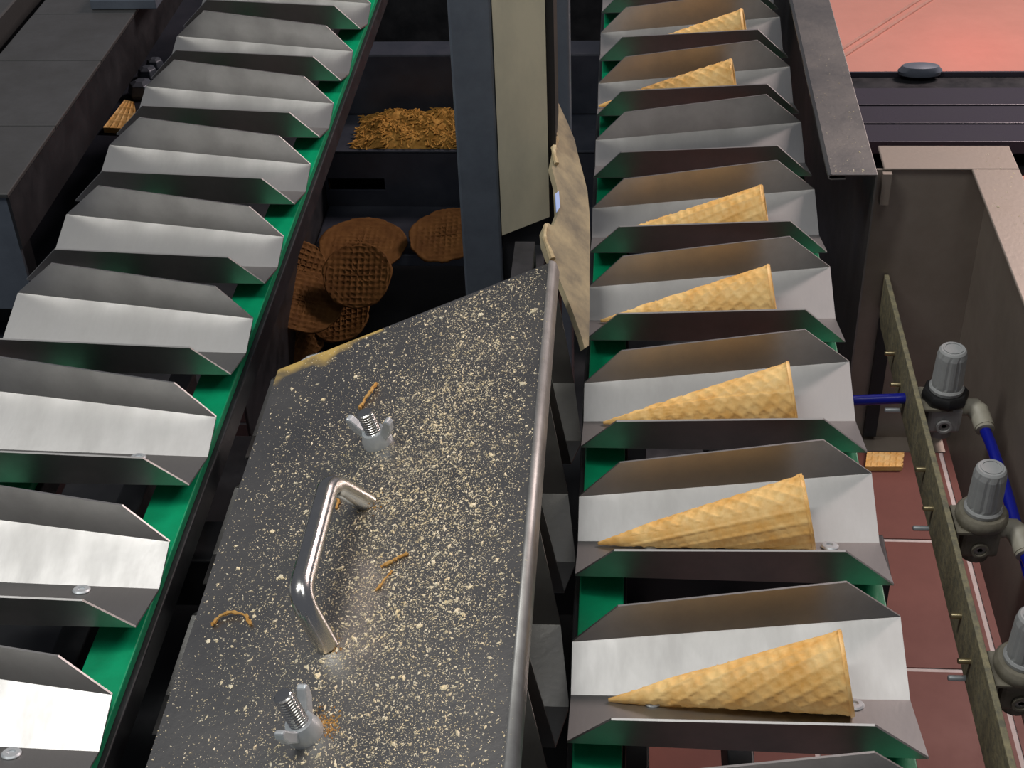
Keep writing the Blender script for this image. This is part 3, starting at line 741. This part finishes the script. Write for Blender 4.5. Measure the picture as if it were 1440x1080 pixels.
# crumb heap with shavings
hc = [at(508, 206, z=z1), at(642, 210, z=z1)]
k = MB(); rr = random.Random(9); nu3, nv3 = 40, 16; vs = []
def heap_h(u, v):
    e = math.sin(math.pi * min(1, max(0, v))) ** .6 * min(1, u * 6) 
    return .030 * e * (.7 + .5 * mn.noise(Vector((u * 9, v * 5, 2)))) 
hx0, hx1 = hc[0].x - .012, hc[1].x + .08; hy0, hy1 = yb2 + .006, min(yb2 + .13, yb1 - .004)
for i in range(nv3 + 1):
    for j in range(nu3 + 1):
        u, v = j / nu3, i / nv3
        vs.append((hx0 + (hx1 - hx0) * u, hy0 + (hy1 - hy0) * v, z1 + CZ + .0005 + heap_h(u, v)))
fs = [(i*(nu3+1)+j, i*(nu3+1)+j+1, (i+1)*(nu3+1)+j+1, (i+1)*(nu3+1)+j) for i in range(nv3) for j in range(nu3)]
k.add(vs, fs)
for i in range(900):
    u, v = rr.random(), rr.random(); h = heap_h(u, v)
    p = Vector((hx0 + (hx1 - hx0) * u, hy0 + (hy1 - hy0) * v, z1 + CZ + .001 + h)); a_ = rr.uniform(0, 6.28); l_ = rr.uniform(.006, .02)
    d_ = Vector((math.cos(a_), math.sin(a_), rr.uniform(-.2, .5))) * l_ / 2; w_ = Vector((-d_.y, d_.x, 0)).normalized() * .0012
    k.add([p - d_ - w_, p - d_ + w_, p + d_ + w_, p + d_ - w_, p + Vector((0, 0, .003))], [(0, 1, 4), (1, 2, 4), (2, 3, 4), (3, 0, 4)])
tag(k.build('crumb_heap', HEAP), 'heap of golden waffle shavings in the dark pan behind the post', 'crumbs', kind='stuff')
# brown waffle discs
def disc(px, py, z, r, tilt_x, tilt_y, label, bend=.0, m=WAFFLED):
    p = at(px, py, z=z); k = MB(); n = 80; rings = 26; vs = [(0, 0, .002)]; fs = []
    for i in range(1, rings + 1):
        for j in range(n):
            a = 2 * math.pi * j / n; rad = r * i / rings * (1 + (.02 * math.sin(5 * a) + .012 * math.sin(11 * a) if i == rings else 0))
            x, y = rad * math.cos(a), rad * math.sin(a)
            g = .0012 if (abs((x / .008) % 1 - .5) > .36 or abs((y / .008) % 1 - .5) > .36) else 0
            vs.append((x, y, .002 + g + bend * (x / r) ** 2 * r))
    for j in range(n): fs.append((0, 1 + j, 1 + (j + 1) % n))
    for i in range(rings - 1):
        for j in range(n):
            a, b = 1 + i*n + j, 1 + i*n + (j+1) % n; fs.append((a, a + n, b + n, b))
    o = k.add(vs, fs).build('waffle_disc', m, smooth=True); so_ = o.modifiers.new('t', 'SOLIDIFY'); so_.thickness = .003
    o.location = p; o.rotation_euler = (R(tilt_x), R(tilt_y), 0)
    return tag(o, label, 'waffle')
zs = z2
disc(503, 388, zs + .035, .046, 38, 0, 'round brown waffle disc propped upright in the dark bay above the cover plate', .1)
disc(510, 345, zs + .004, .062, 6, 2, 'wide brown waffle disc lying flat behind the upright disc', .0)
disc(628, 332, zs + .022, .052, 14, -8, 'brown waffle disc partly hidden by the slate post', .12)
disc(422, 372, zs + .03, .034, 30, 25, 'small brown waffle disc close to the green belt', .15)
disc(430, 425, zs + .004, .050, 20, 15, 'brown waffle disc below the small one near the green belt', .1)
disc(412, 470, zs - .04, .040, 32, 40, 'bent brown waffle leaning toward the green belt by the plate\'s corner', .2)
disc(480, 445, zs - .035, .042, 24, -10, 'torn brown waffle disc under the upright disc', .15)
disc(372, 505, zs - .06, .040, 15, 20, 'rusty brown waffle disc lowest in the dark bay by the green belt', .1)
# stacked waffle sheets far behind
for i, (px, py, s_) in enumerate(((565, 30, 0), (590, 20, .012), (605, 8, .024), (825, 22, .006))):
    p = at(px, py, z=-1.15 + s_)
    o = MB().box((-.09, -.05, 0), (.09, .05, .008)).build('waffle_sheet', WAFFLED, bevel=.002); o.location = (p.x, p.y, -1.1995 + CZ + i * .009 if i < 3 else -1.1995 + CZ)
    o.location.y = yb1 + .17; o.rotation_euler = (0, 0, R(7 * i - 9))
    tag(o, 'golden waffle sheet in the stack behind the cross channel' if i < 3 else 'golden waffle sheet behind the slate upright', 'waffle', 'waffle sheets behind the channel')
